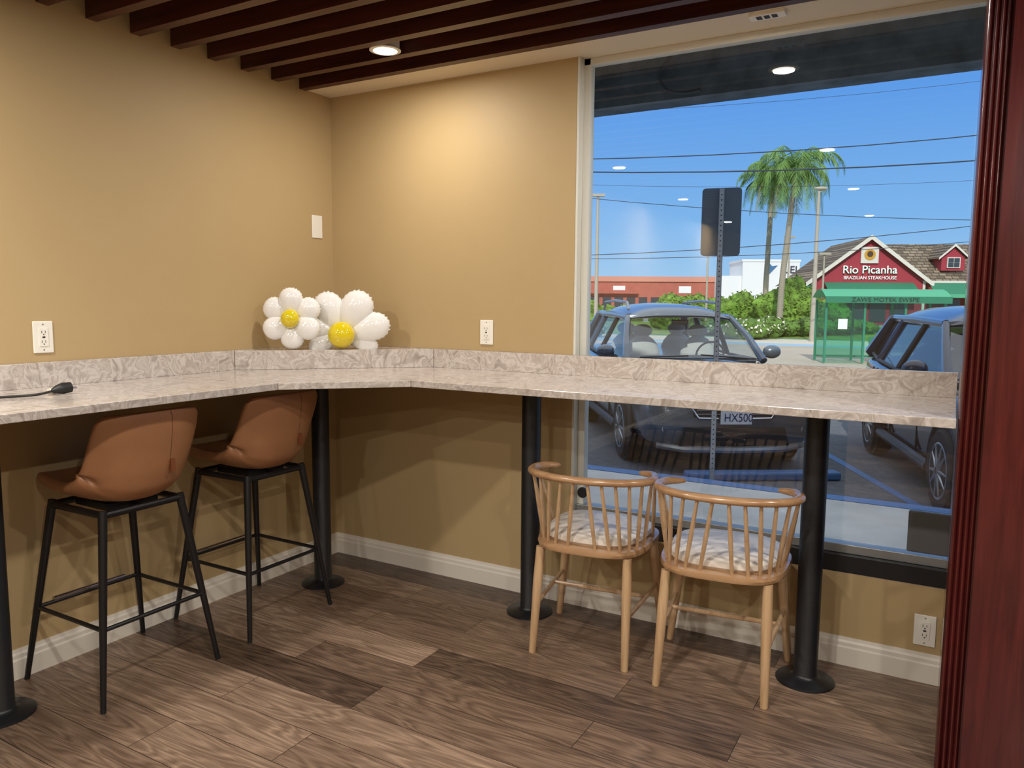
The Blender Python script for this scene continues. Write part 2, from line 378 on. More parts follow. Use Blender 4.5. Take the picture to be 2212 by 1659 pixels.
# ---------------------------------------------------------------- stools
def bar_stool(loc,rz):
    e=empty('bar_stool',loc,rz) # local +x = back side of stool (away from counter wall)
    prof=[(-.245,.735),(-.235,.752),(-.18,.748),(-.09,.728),(.01,.710),(.09,.702),(.155,.712),(.198,.750),(.219,.81),(.232,.88),(.242,.945),(.248,1.0),(.246,1.026)]
    wid=[.13,.165,.185,.20,.212,.216,.214,.210,.206,.206,.205,.198,.175]
    cur=[.0,.004,.012,.03,.055,.085,.11,.115,.10,.08,.06,.045,.03]
    n=len(prof)
    def samp(a,t):
        i=min(int(t*(n-1)),n-2);f=t*(n-1)-i;f=f*f*(3-2*f)*.3+f*.7
        if isinstance(a[0],tuple): return tuple(a[i][k]*(1-f)+a[i+1][k]*f for k in range(2))
        return a[i]*(1-f)+a[i+1]*f
    def fn(u,v):
        x,z=samp(prof,v); w=samp(wid,v); c=samp(cur,v)
        x2,z2=samp(prof,min(1,v+.03)); x1,z1=samp(prof,max(0,v-.03)); t=V((x2-x1,0,z2-z1)).normalized(); nn=V((-t.z,0,t.x))
        s=(u*2-1); return V((x,s*w,z))+nn*c*abs(s)**2.6
    b=MB(); b.grid(fn,16,30,M_leather); o=b.build('seat_shell',e,recalc=True)
    m=o.modifiers.new('sol','SOLIDIFY'); m.thickness=.040; m.offset=0
    m=o.modifiers.new('sub','SUBSURF'); m.levels=2;m.render_levels=2
    b=MB(); pts=[]
    for i in range(16):
        p=fn(.64,.60+.38*i/15); pts.append(p+V((.0195,0,0)))
    b.tube(pts,.0016,M_thread,6); b.build('back_seam',e)
    b=MB(); b.box((.240,.055,.795),(.2505,.072,.84),simple('leather_tag',srgb(120,66,36),.5)); b.build('tag',e,smooth=False)
    b=MB()
    tops=[(sx*.155,sy*.155) for sx,sy in ((1,1),(-1,1),(-1,-1),(1,-1))]; feet=[(sx*.238,sy*.238) for sx,sy in ((1,1),(-1,1),(-1,-1),(1,-1))]
    def at(i,z):
        t=1-z/.67; return V((tops[i][0]+(feet[i][0]-tops[i][0])*t,tops[i][1]+(feet[i][1]-tops[i][1])*t,z))
    for i in range(4):
        b.tube([at(i,.68),at(i,.35),at(i,.012)],[.0155,.0135,.0095],M_blk2,14)
        b.cyl(at(i,.013),at(i,0),.0095,.0095,M_rub,12)
    for i in range(4):
        p=at(i,.275);q=at((i+1)%4,.275)
        b.tube([p,q],.008,M_blk2,10)
    p=at(1,.275);q=at(2,.275); b.tube([p.lerp(q,.15)+V((0,0,.012)),p.lerp(q,.85)+V((0,0,.012))],.009,M_chrome,12)
    for i in range(4):
        b.tube([at(i,.664),at((i+1)%4,.664)],.013,M_blk2,10)
    b.box((-.10,-.10,.66),(.10,.10,.685),M_blk2)
    b.tube([(-.155,0,.664),(.155,0,.664)],.012,M_blk2,8)
    b.build('leg_frame',e)
bar_stool((.275,-1.48,0),0.)
bar_stool((.27,-.84,0),0.)

# ---------------------------------------------------------------- spindle chairs
def chair(loc,rz=0.):
    e=empty('spindle_back_chair',loc,rz) # local origin: below seat centre; -y = back of chair (room side)
    def sup(a,wx,wy,p=3.2):
        c,s=math.cos(a),math.sin(a)
        x=wx*math.copysign(abs(c)**(2/p),c); y=wy*math.copysign(abs(s)**(2/p),s)
        x*=1+.06*(y/max(wy,1e-6)); return x,y
    N=48
    b=MB()
    prof=[(.0,.438),(.9,.438),(.985,.444),(1.,.456),(.985,.468),(.9,.472),(.0,.472)]
    vs=[];
    for k,(sc,z) in enumerate(prof):
        for i in range(N):
            x,y=sup(2*math.pi*i/N,.235*sc,.235*sc); vs.append((x,y,z))
    fs=[(k*N+i,k*N+(i+1)%N,(k+1)*N+(i+1)%N,(k+1)*N+i) for k in range(len(prof)-1) for i in range(N)]
    b.add(vs,fs,M_oakx); b.build('seat_frame',e)
    b=MB(); prof=[(0,.472),(.84,.472),(.88,.482),(.87,.498),(.80,.508),(.5,.516),(0,.518)]; vs=[]
    for sc,z in prof:
        for i in range(N):
            x,y=sup(2*math.pi*i/N,.235*sc,.235*sc,3.); vs.append((x,y+.012,z))
    b.add(vs,fs,M_pad); b.build('seat_cushion',e)
    ctl=[(-.165,-.070,.757),(-.222,-.090,.757),(-.246,-.150,.757),(-.232,-.212,.757),(-.180,-.262,.757),(-.10,-.294,.757),(0,-.305,.757)]
    full=ctl+[(-x,y,z) for x,y,z in ctl[-2::-1]]
    path=[p+V((.022,0,0)) for p in smoothp(full,5)]
    b=MB(); r=[.0155]*len(path)
    for k_,rv in enumerate((.005,.0095,.012,.0135,.0145)): r[k_]=rv; r[-1-k_]=rv
    b.tube(path,r,M_oakx,14,flat=(.95,1.1)); b.build('top_rail',e)
    cum=[0]
    for i in range(1,len(path)): cum.append(cum[-1]+(path[i]-path[i-1]).length)
    def along(t):
        L=t*cum[-1]
        for i in range(1,len(path)):
            if cum[i]>=L:
                f=(L-cum[i-1])/(cum[i]-cum[i-1]); return path[i-1].lerp(path[i],f)
        return path[-1]
    b=MB(); K=14
    for i in range(K):
        t=.12+.76*i/(K-1); top=along(t)
        a=math.radians(172+ (368-172)*i/(K-1)); x,y=sup(a,.213,.213)
        p=V((x,y,.465)); mid=p.lerp(top,.45)
        b.tube([p,mid,top],[.0065,.0085,.006],M_oak,10)
    b.build('spindles',e)
    b=MB()
    tops=[(-.185,-.175),(.175,-.175),(.19,.17),(-.19,.17)]; feet=[(-.205,-.205),(.182,-.205),(.230,.22),(-.245,.22)]
    def at(i,z):
        t=1-z/.44; return V((tops[i][0]+(feet[i][0]-tops[i][0])*t,tops[i][1]+(feet[i][1]-tops[i][1])*t,z))
    for i in range(4): b.tube([at(i,.44),at(i,.30),at(i,.004),at(i,0)],[.0175,.0195,.0145,.013],M_oak,16)
    b.build('legs',e)
    b=MB()
    for i,j in ((0,3),(1,2)): b.tube([at(i,.20),at(i,.20).lerp(at(j,.22),.5),at(j,.22)],[.008,.0105,.008],M_oak,10)
    l0=at(0,.20).lerp(at(3,.22),.62); l1=at(1,.20).lerp(at(2,.22),.62)
    b.tube([l0,l0.lerp(l1,.5),l1],[.008,.0105,.008],M_oak,10)
    b.build('stretchers',e)
chair((1.742,-.325,0),math.radians(6))
chair((2.268,-.328,0),math.radians(6))

# ---------------------------------------------------------------- daisy balloons
def daisy(loc,cr,petals,rz):
    e=empty('daisy_balloon',loc,rz) # local: faces -y, x right, z up
    for i,(ang,L,wd) in enumerate(petals):
        a=math.radians(ang); d=V((math.cos(a),0,math.sin(a))); sd=V((-math.sin(a),0,math.cos(a)))
        def fn(p,d=d,sd=sd,L=L,wd=wd,i=i):
            t=(p.x+1)/2; w=wd*(.70+.34*t)
            rim=max(0,1-abs(p.y)*3.0); rip=1+.03*rim*math.sin(24*math.atan2(p.z,p.x))
            return d*(cr*.35+(L-cr*.35)*t*rip)+sd*(p.z*w*rip)+V((0,p.y*wd*.62*(.6+.4*t)+(.006 if i%2 else -.006),0))
        b=MB(); b.ball(fn,M_balw,56,28); b.build('petal_%d'%(i+1),e)
    b=MB(); b.ball(lambda p:V((p.x*cr,p.y*cr*.75-cr*.75,p.z*cr)),M_baly,32,20); b.build('flower_centre',e)
fc=math.radians(32)
daisy((.178,-.485,1.332),.045,[(90+60*k,.150,.064) for k in range(6)],fc)
daisy((.325,-.285,1.252),.066,[(62,.240,.092),(118,.232,.086),(15,.242,.080),(-22,.185,.050),(203,.185,.050),(166,.20,.07)],fc)

# ---------------------------------------------------------------- exterior: building parts
Mst=simple('dark_stucco',srgb(140,154,166),.9,var=.25,vscale=5,bump=.6,bscale=30)
Mst2=simple('grey_fascia',srgb(112,128,142),.85,var=.35,vscale=8,bump=.5,bscale=40)
b=MB(); b.box((-8,-9.15,2.76),(14,.15,5.4),Mst); b.build('unseen_roof_shade_block',smooth=False)  # unseen block over the room, height chosen so its shadow covers the parked cars
b=MB(); b.box((-8,.15,2.76),(14,1.0,2.9),Mst); b.box((-8,1.0,2.53),(14,1.18,3.0),Mst2); b.build('exterior_canopy',smooth=False)
b=MB(); b.box((-8,-9.15,-.3),(-.16,.15,2.75),Mst); b.box((6.16,-9.15,-.3),(14,.15,2.75),Mst); b.build('unseen_side_sun_blocks',smooth=False)  # unseen boxes added to stop sun passing beside the room
b=MB(); b.tube(smoothp([(1.55,.98,2.755),(1.50,.96,2.66),(1.53,.96,2.58),(1.62,.97,2.55),(1.72,.98,2.555)]),.009,simple('cable_grey',srgb(90,100,110),.6),8); b.build('hanging_cable')
# ground
Mside=simple('sidewalk_concrete',srgb(190,188,182),.85,var=.12,vscale=3,bump=.3,bscale=60)
Masp=simple('asphalt',srgb(96,97,100),.9,var=.18,vscale=14,bump=.5,bscale=80)
Mstr=simple('street_concrete',srgb(184,172,152),.9,var=.08,vscale=.6)
Mlawn=simple('lawn_grass',srgb(112,140,52),.95,var=.35,vscale=1.2,bump=.6,bscale=20)
Mblue=simple('blue_paint',srgb(78,114,164),.6,var=.1)
Mdirt=simple('far_ground',srgb(150,146,130),.9)
def strip(name,y0,z0,y1,z1,mat,x0=-160,x1=160):
    b=MB(); b.add([(x0,y0,z0),(x1,y0,z0),(x1,y1,z1),(x0,y1,z1)],[(0,1,2,3)],mat); b.build(name,smooth=False,recalc=False)
b=MB(); b.box((-40,.15,-.4),(40,2.95,-.05),Mside); b.build('sidewalk',smooth=False)
b=MB(); b.box((-40,2.95,-.4),(40,3.10,-.045),Mblue); b.build('curb',smooth=False)
strip('parking_lot',3.1,-.262,12,-.262,Masp); strip('parking_lot_slope',12,-.262,18,-.5,Masp); strip('near_street_sidewalk',18,-.5,23,-.56,Mside)
strip('street',23,-.6,35,-.55,Mstr); strip('far_sidewalk',35,-.45,38,-.38,simple('pale_concrete',srgb(206,196,176),.9)); strip('lawn',38,-.36,54,-.02,Mlawn); strip('far_ground',54,0,400,0,Mdirt)
b=MB()
def stripe(p,q,w=.045):
    p=V((p[0],p[1],0));q=V((q[0],q[1],0));n=(q-p).cross(V((0,0,1))).normalized()*w
    b.add([(v.x,v.y,-.259) for v in (p-n,p+n,q+n,q-n)],[(0,1,2,3)],Mblue)
stripe((1.75,6.1),(2.86,3.85)); stripe((1.0,3.6),(2.9,3.72)); stripe((-2.3,6.0),(-.9,3.3)); stripe((2.86,3.85),(2.95,3.3))
b.build('parking_stripes',smooth=False,recalc=False)
b=MB(); M=Matrix.Translation((1.45,4.30,-.26))@Matrix.Rotation(math.radians(33),4,'Z')
b.box((-.75,-.08,0),(.75,.08,.08),Mblue,M); b.build('wheel_stop',smooth=False,bevel=.02)
# sign post
e=empty('parking_sign',(1.23,3.32,-.05),math.radians(14))
Msg=simple('galvanised_steel',srgb(180,186,192),.5,.1,var=.15,vscale=30); Msd=simple('sign_back',srgb(104,118,130),.5,.1)
b=MB()
b.box((-.022,-.018,-.1),(.022,-.014,2.42),Msg); b.box((-.022,-.018,-.1),(-.018,.018,2.42),Msg); b.box((.018,-.018,-.1),(.022,.018,2.42),Msg)
for i in range(56): b.lathe((0,-.0185,.06+.042*i),[(.006,0),(.006,.0008)],M_slot,8,'y')
b.build('perforated_post',e,smooth=False)
b=MB(); N=6; poly=[]
for cx,cz,a0 in ((.13,2.40,0),(-.13,2.40,90),(-.13,1.90,180),(.13,1.90,270)):
    for k in range(N+1):
        a=math.radians(a0+90*k/N); poly.append((cx+.03*math.cos(a),cz+.03*math.sin(a)))
n=len(poly); b.add([(x,.022,z) for x,z in poly]+[(x,.026,z) for x,z in poly],[tuple(range(n)),tuple(range(2*n-1,n-1,-1))]+[(i,n+i,n+(i+1)%n,(i+1)%n) for i in range(n)],Msd); b.build('sign_panel',e,smooth=False)

# ---------------------------------------------------------------- cars
Mtire=simple('tire',srgb(30,30,32),.8); Mrim=simple('alloy_rim',srgb(160,164,168),.3,.7); Mdk=simple('black_plastic',srgb(34,36,40),.5)
Mcg=glass('car_glass',(.88,.93,.93,1),.10,.6); Mcgd=glass('tinted_glass',(.30,.36,.40,1),.16,.7)
Mseat=simple('car_seat_fabric',srgb(205,203,197),.8); Mhl=simple('headlight_glass',srgb(205,212,220),.08,.2,coat=1.); Mplw=simple('licence_plate',srgb(240,242,244),.4)
Mdash=simple('dashboard',srgb(90,92,94),.7)
def car(name,paint,loc,heading,tint,plate=None,rails=True,rimm=None):
    hd=V(heading+(0,)).normalized(); e=empty(name,loc,math.atan2(hd.y,hd.x)) # local +x forward, +y car's left
    st=[(2.32,.50,.36,.56,.62),(2.29,.72,.28,.68,.76),(2.20,.84,.24,.78,.87),(1.95,.895,.24,.87,.97),(1.45,.915,.24,.94,1.03),(.95,.915,.24,.98,1.07),(0,.915,.24,1.0,1.04),(-1.3,.915,.24,1.04,1.08),(-2.0,.89,.28,1.06,1.1),(-2.24,.83,.34,1.02,1.06),(-2.30,.70,.42,.95,.98)]
    b=MB(); vs=[];
    for x,w,z0,zs,zt_ in st:
        sec=[(0,z0),(w*.88,z0),(w*.975,z0+.10),(w,z0+(zs-z0)*.5),(w*.985,zs-.06),(w*.93,zs),(w*.62,zs+(zt_-zs)*.7),(w*.3,zt_-.004),(0,zt_)]
        full=[(y,z) for y,z in sec]+[(-y,z) for y,z in sec[-2:0:-1]]
        vs+=[(x,y,z) for y,z in full]
    n=16; m=len(st); fs=[(i*n+k,i*n+(k+1)%n,(i+1)*n+(k+1)%n,(i+1)*n+k) for i in range(m-1) for k in range(n)]+[tuple(range(n)),tuple((m-1)*n+k for k in range(n-1,-1,-1))]
    b.add(vs,fs,paint); o=b.build('body',e); sm=o.modifiers.new('s','SUBSURF'); sm.levels=2; sm.render_levels=2
    A=V((.98,.80,1.03));RF=V((.26,.64,1.51));RR=V((-1.72,.63,1.53));D=V((-2.16,.76,1.10))
    fl=lambda p:V((p.x,-p.y,p.z))
    b=MB()
    b.patch(A,fl(A),fl(RF),RF,tint[0],10,.07)
    b.patch(RR,fl(RR),fl(D),D,tint[1],6,.05)
    for s in (1,-1):
        g=lambda p:V((p.x,p.y*s,p.z))
        b.patch(g(A),g(RF),g(RF.lerp(RR,.28)),g(V((-.42,.86,1.03))),tint[0],6,.0)
        b.patch(g(V((-.46,.86,1.03))),g(RF.lerp(RR,.31)),g(RF.lerp(RR,.72)),g(V((-1.32,.84,1.06))),tint[1],6,.0)
        b.patch(g(V((-1.38,.84,1.06))),g(RF.lerp(RR,.76)),g(RR),g(D),tint[1],6,.0)
    b.build('windows',e,recalc=False)
    b=MB()
    # roof: crowned outer skin plus headliner joined by the front and rear headers
    xs=[.40,.36,.22,-.1,-.8,-1.4,-1.75,-1.88]; hw=[.60,.64,.665,.68,.685,.68,.66,.62]; zc=[1.535,1.58,1.63,1.665,1.685,1.67,1.62,1.55]
    vs=[];n2=15
    for x,w,z in zip(xs,hw,zc):
        for k in range(n2):
            t=-1+2*k/(n2-1); zz=z-(z-1.50)*abs(t)**3.2; vs.append((x-.06*t*t*(1 if x>0 else -1),w*t,zz))
    b.add(vs,[(i*n2+k,i*n2+k+1,(i+1)*n2+k+1,(i+1)*n2+k) for i in range(len(xs)-1) for k in range(n2-1)],paint)
    b.box((-1.74,-.62,1.515),(.26,.62,1.535),Mseat)
    b.tube([(.27,-.62,1.51),(.345,-.3,1.535),(.36,0,1.54),(.345,.3,1.535),(.27,.62,1.51)],.03,paint,8)
    for s in (1,-1):
        g=lambda p:V((p.x,p.y*s,p.z))
        b.tube([g(A),g(A.lerp(RF,.5)+V((.02,.012,.02))),g(RF)],[.045,.038,.036],paint,8)
        b.tube([g(RF),g(V((-.7,.655,1.535))),g(RR)],.04,paint,8); b.tube([g(RR),g(D)],[.06,.09],paint,8)
        b.tube([g(V((-.44,.86,1.03))),g(RF.lerp(RR,.295))],.032,Mdk,8); b.tube([g(V((-1.35,.84,1.06))),g(RF.lerp(RR,.74))],.042,paint,8)
        b.tube([g(A),g(V((-.4,.875,1.02))),g(V((-1.4,.855,1.06))),g(D)],.018,Mdk,8)
        if rails:
            b.tube([g(V((.0,.58,1.60))),g(V((-.08,.58,1.69))),g(V((-.8,.59,1.715))),g(V((-1.6,.58,1.69))),g(V((-1.68,.58,1.58)))],.018,Mrim,8)
        b.ball(lambda p:V((.72+p.x*.07,s*(.995+p.y*.11),1.12+p.z*.08)),paint,16,10)
        b.tube([g(V((.74,.86,1.05))),g(V((.73,.95,1.09)))],.025,Mdk,8)
        for xx in (.55,-.45,-1.35): b.box((xx-.004,s*.905-.008,.36),(xx+.004,s*.905+.014,.98),Mdk)
        for xx in (-.25,-1.15): b.box((xx-.09,s*.925-.012,.86),(xx+.09,s*.925+.012,.89),paint)
        b.tube([g(V((1.0,.905,.30))),g(V((-.85,.905,.30)))],.05,Mdk,8)
        for wx in (1.40,-1.27):
            arc=[V((wx+.40*math.cos(math.radians(a)),s*.905,.36+.40*math.sin(math.radians(a)))) for a in range(-15,196,15)]
            b.tube(arc,.032,Mdk,8)
            b.lathe((wx,s*.912-.006,.35),[(.385,0),(.385,.012)],Mdk,36,'y')
    b.build('roof_and_pillars',e,recalc=False)
    for i,(wx,s) in enumerate(((1.40,1),(1.40,-1),(-1.27,1),(-1.27,-1))):
        b=MB(); c=V((wx,s*.84,.345))
        b.lathe(c-V((0,.11,0)),[(.22,0),(.32,0),(.345,.03),(.345,.19),(.32,.22),(.22,.22)],Mtire,40,'y')
        y=.098*s
        b.tube([c+V((.225*math.cos(t*math.pi/18),y,.225*math.sin(t*math.pi/18))) for t in range(36)],.016,rimm or Mrim,8,closed=True)
        b.lathe(c+V((0,y-.02*s,0)),[(.21,0),(.21,.001)],Mdk,30,'y')
        for k in range(10):
            a=2*math.pi*k/10+.1*(k%2); b.tube([c+V((.03*math.cos(a),y+.01*s,.03*math.sin(a))),c+V((.225*math.cos(a),y+.004*s,.225*math.sin(a)))],[.022,.012],rimm or Mrim,6)
        b.lathe(c+V((0,y-.01,0)),[(.05,0),(.05,.03)],rimm or Mrim,16,'y')
        b.build('wheel_%d'%(i+1),e)
    b=MB()
    b.patch((2.325,-.40,.58),(2.325,.40,.58),(2.272,.43,.78),(2.272,-.43,.78),Mdk,6,.02)
    for i in range(4): b.tube([(2.335,-.38,.61+.04*i),(2.345,0,.61+.04*i),(2.335,.38,.61+.04*i)],.005,Mrim,6)
    b.tube([(2.31,-.45,.70),(2.34,-.36,.57),(2.355,0,.565),(2.34,.36,.57),(2.31,.45,.70),(2.28,.40,.795),(2.29,0,.805),(2.28,-.40,.795)],.012,M_chrome,8,closed=True)
    b.ball(lambda p:V((2.345+p.x*.012,p.y*.07,.69+p.z*.035)),M_chrome,16,8)
    for s in (1,-1):
        b.ball(lambda p:V((2.14+p.x*.15-.10*(p.y*s),s*.66+p.y*.19,.75+p.z*.07)),Mhl,20,12)
        b.ball(lambda p:V((2.21+p.x*.06-.05*(p.y*s),s*.68+p.y*.14,.45+p.z*.11)),Mdk,16,10)
        b.lathe((2.25,s*.66,.46),[(.045,0),(.045,.03)],Mhl,16,'x')
    b.patch((2.34,-.55,.30),(2.34,.55,.30),(2.34,.50,.48),(2.34,-.50,.48),Mdk,6,.015)
    b.tube([(2.22,-.74,.29),(2.33,-.5,.265),(2.36,0,.26),(2.33,.5,.265),(2.22,.74,.29)],.035,Mrim if rails else Mdk,8)
    b.tube([(1.04,.6,1.06),(1.02,.05,1.10)],.008,Mdk,6); b.tube([(1.04,-.1,1.09),(1.02,-.65,1.07)],.008,Mdk,6)
    b.build('front_fascia',e)
    if plate:
        b=MB(); b.box((2.368,-.155,.515),(2.376,.155,.675),Mplw); b.build('plate',e,smooth=False,bevel=.003)
        text('plate_text',plate,.115,simple('plate_blue',srgb(30,50,110),.5),e,(2.378,.02,.578),(math.pi/2,0,math.pi/2),.001,.85)
        text('plate_state','California',.035,simple('plate_red',srgb(180,40,40),.5),e,(2.378,0,.655),(math.pi/2,0,math.pi/2),.001,1.)
    b=MB()
    for xs_ in (.05,-.95):
        for s in (1,-1):
            b.ball(lambda p:V((xs_-.18+p.x*.10,s*.36+p.y*.23,1.0+p.z*.28)),Mseat,16,10); b.ball(lambda p:V((xs_-.2+p.x*.06,s*.36+p.y*.13,1.33+p.z*.085)),Mseat,14,8)
    b.box((.45,-.72,.95),(.95,.72,1.06),Mdash)
    st_=[V((.38+.05*math.sin(a),.36+.17*math.cos(a),1.06+.16*math.sin(a))) for a in [2*math.pi*k/24 for k in range(24)]]
    b.tube(st_,.013,Mdk,8,closed=True); b.box((.28,-.10,1.42),(.31,.10,1.48),Mdk)
    b.build('interior',e)
Mpa=simple('grey_blue_car_paint',srgb(92,104,114),.28,.3,coat=1.)
Mpb=simple('dark_blue_car_paint',srgb(34,40,60),.22,.3,coat=1.)
hA=V((.55,-.835,0)).normalized(); hB=V((.28,-.96,0)).normalized()
def place(tx,ty,h,fx=1.40,side=-.88):
    lx,ly=-h.y,h.x
    return (tx-(fx*h.x+side*lx),ty-(fx*h.y+side*ly))
pa=place(-.08,4.61,hA); pb=place(2.99,3.85,hB)
car('parked_suv',Mpa,(pa[0],pa[1],-.2615),(hA.x,hA.y),(Mcg,Mcg),'HX500')
car('parked_suv',Mpb,(pb[0],pb[1],-.2615),(hB.x,hB.y),(Mcgd,Mcgd),None,False)
car('parked_car',simple('white_car_paint',srgb(190,194,198),.3,coat=1.),(-5.2,8.2,-.2615),(.5,-.866),(Mcgd,Mcgd),None,False)

# ---------------------------------------------------------------- street furniture
Mpole=simple('lamp_pole_concrete',srgb(176,166,148),.7)
def lamp(r,d,h,arm,base=-.5,th=1.):
    e=empty('street_lamp',S(r,d,base),math.radians(30))
    b=MB(); b.tube([(0,0,0),(0,0,h*.5),(0,0,h)],[.13*th,.10*th,.07*th],Mpole,12)
    if arm: b.tube(smoothp([(0,0,h-.5),(.05,0,h-.05),(.3,0,h+.05)]),.03,Mpole,8); b.ball(lambda p:V((.1+p.x*.35,p.y*.13,h+.12+p.z*.09)),Mpole,14,8)
    else:
        b.box((-.38,-.15,h),(.38,.15,h+.14),Mpole)
    b.build('pole',e)
lamp(14.86,38,7.4,True); lamp(4.9,45,7.8,False,-.3); lamp(21.4,60,6.5,False,0.,.8); lamp(20.1,50,4.6,False,0.,.7); lamp(12.6,50,4.9,False,0,.7)
# utility wires
Mw=simple('wire',srgb(52,60,74),.7)
for i,(za,zb_,rad) in enumerate([(6.87,7.9,.020),(6.38,6.95,.026),(5.39,4.69,.012),(3.25,4.5,.014),(3.1,3.9,.012),(8.6,9.9,.007),(5.9,6.2,.006)]):
    p0=S(3.06,30,za);p1=S(18,30,zb_); d=(p1-p0)
    pts=[p0+d*t-V((0,0,.25*(1-(2*t-1)**2)*.6)) for t in [x/10*2.0-.5 for x in range(11)]]
    b=MB(); b.tube(pts,rad,Mw,6); b.build('utility_wire')
# palms
Mtr=stripes('palm_trunk',srgb(120,108,92),srgb(176,164,144),6.,'Z',.9,2.)
Mfr=simple('palm_frond',srgb(112,146,72),.6,var=.35,vscale=1.5); Mfd=simple('palm_frond_dry',srgb(164,158,100),.8)
def palm(base,h,R,lean,seed):
    rnd=random.Random(seed); e=empty('palm_tree',base)
    b=MB(); top=V((lean,0,h)); b.tube(smoothp([(0,0,0),(lean*.1,0,h*.3),(lean*.6,0,h*.65),(lean*.95,0,h*.9),top]),[.19-.0025*i for i in range(25)],Mtr,12); b.build('trunk',e)
    b=MB(); K=32
    for k in range(K):
        az=2*math.pi*k*.618+rnd.uniform(-.2,.2); el=-.45+1.8*(k/K)+rnd.uniform(-.1,.1); L=R*rnd.uniform(.85,1.12)*(1.12 if .2<el<1.1 else .95)
        d=V((math.cos(az),math.sin(az),0)); pts=[]; p=V(top); ang=el
        for i in range(15):
            pts.append(V(p)); p=p+(d*math.cos(ang)+V((0,0,math.sin(ang))))*(L/13); ang-=.10+.018*i
            ang=max(ang,-1.45)
        dry=el<-.25
        b.tube(pts,[.035-.0021*i for i in range(15)],Mfd if dry else Mfr,5)
        sd=d.cross(V((0,0,1)))
        for i in range(1,14):
            for j in range(3):
                q=pts[i].lerp(pts[min(i+1,14)],j/3.) ; t=(pts[min(i+1,14)]-pts[i-1]).normalized()
                for s in (1,-1):
                    ln=(.62*math.sin(math.pi*min(1,(i+j/3)/15.5)**.75)+.08)*R/2.6
                    o=(sd*s*.65+t*.5+V((0,0,-.6+rnd.uniform(-.35,.3)))).normalized()*ln
                    w=t*.020
                    b.add([q-w,q+w,q+o*.6+w*.8,q+o+V((0,0,-.22*ln)),q+o*.6-w*.8],[(0,1,2,3,4)],Mfd if dry and rnd.random()<.6 else Mfr)
    b.build('fronds',e,smooth=False,recalc=False)
palm(S(16.4,50,-.1),9.5,2.6,.15,3); palm(S(15.65,45,-.2),9.3,3.0,.50,11)
# shrubs
Mlf=simple('shrub_leaves',srgb(84,116,42),.8,var=.55,vscale=2.5); Mlf2=simple('tree_leaves',srgb(104,136,46),.8,var=.55,vscale=2.)
Mfl=simple('blossom',srgb(226,216,200),.7)
def bush(name,r,d,z,rx,rz_,mat,flowers=0,seed=0,hz=None):
    rnd=random.Random(seed*17+int(r*10)); c=S(r,d,z); b=MB()
    def fn(p):
        q=V((p.x*rx,p.y*rx*.8,p.z*rz_)); k=1+.35*noise.noise(q*1.1+V((r,d,seed)))+.22*noise.noise(q*3.3+V((d,r,0))); return q*k
    b.ball(fn,mat,44,28)
    for i in range(int(420*rx*rz_)):
        u=V((rnd.gauss(0,1),rnd.gauss(0,1),abs(rnd.gauss(0,1))-.3)).normalized(); p=fn(u)*rnd.uniform(.97,1.08)
        a=V((rnd.gauss(0,1),rnd.gauss(0,1),rnd.gauss(0,1))).normalized()*.11; bb=a.cross(u).normalized()*.07
        b.add([p-a,p+bb,p+a,p-bb],[(0,1,2,3)],Mfl if rnd.random()<flowers else mat)
    b.build(name,loc=c,recalc=False)
for r,d,z,rx,rz_ in [(9.9,48,.6,1.2,1.1),(11.,52,.8,1.5,1.1),(12.6,54,.8,1.6,1.1),(14.0,52,.8,1.4,1.1),(15.4,52,.9,1.4,1.2),(17.0,50,.9,1.4,1.3),(18.5,50,1.2,1.3,1.7),(7.8,62,.3,1.0,.9),(5.6,60,.6,1.2,1.2),(4.9,52,.2,.9,.9),(9.5,62,.3,1.1,.9),(19.2,46,.7,1.,1.2)]:
    bush('leafy_tree',r,d,z,rx,rz_,Mlf2,0,1)
for r,d,z,rx,rz_,fl in [(12.2,40,.1,1.2,.55,.5),(13.6,41,.15,1.0,.6,.3),(14.7,42,.1,1.1,.5,0),(16.,42,.1,1.2,.5,0),(17.6,43,.1,1.3,.5,0),(4.4,42,.0,.8,.4,.6),(19.4,44,.1,1.2,.5,0),(10.9,43,.0,1.,.4,.2)]:
    bush('flowering_shrub',r,d,z,rx,rz_,Mlf,fl,2)
# brick retail building
def bld(name,r,d,rz): return empty(name,S(r,d,0),math.radians(rz))
Mbrick=simple('red_brick',srgb(176,98,82),.9,var=.1,vscale=1.); Mbr2=simple('brick_parapet',srgb(206,140,118),.9); Mstore=simple('storefront_glass',srgb(60,66,72),.2); Mwb=simple('white_stucco',srgb(232,232,228),.8)
e=bld('brick_retail_building',18.2,90,26); b=MB(); b.box((-11,0,0),(9.6,10,3.9),Mbrick); b.box((-11,-.15,3.9),(9.6,10,4.5),Mbr2)
b.box((-10.8,-.6,2.5),(-3.5,0,2.9),Mbrick)
for i in range(14): b.box((-10.4+1.4*i,-.03,.05),(-9.4+1.4*i,0,2.1),Mstore)
for i in (2,6): b.box((-10.2+1.9*i,-.06,2.6),(-8.8+1.9*i,0,3.4),Mwb)
b.build('walls',e,smooth=False)
e=bld('white_office_building',29.4,88,28); b=MB(); b.box((-3.2,0,0),(3.2,6,6.3),Mwb); b.box((-3.3,-.05,6.2),(3.3,6,6.45),Mwb); b.box((-6,.3,0),(-3.2,6,4.6),Mwb); b.build('walls',e,smooth=False)
text('sign_letters','UEI',1.15,simple('sign_dark',srgb(50,56,66),.6),e,(2.1,-.08,5.3),(math.pi/2,0,0),.03)
b=MB(); b.prism([(-.4,4.6),(.7,5.8),(.1,5.7),(-.3,6.1),(-.35,5.4)],.05,.08,simple('emblem_blue',srgb(60,110,150),.6)); o=b.build('wall_mark',e,smooth=False,rot=(math.pi/2,0,0))
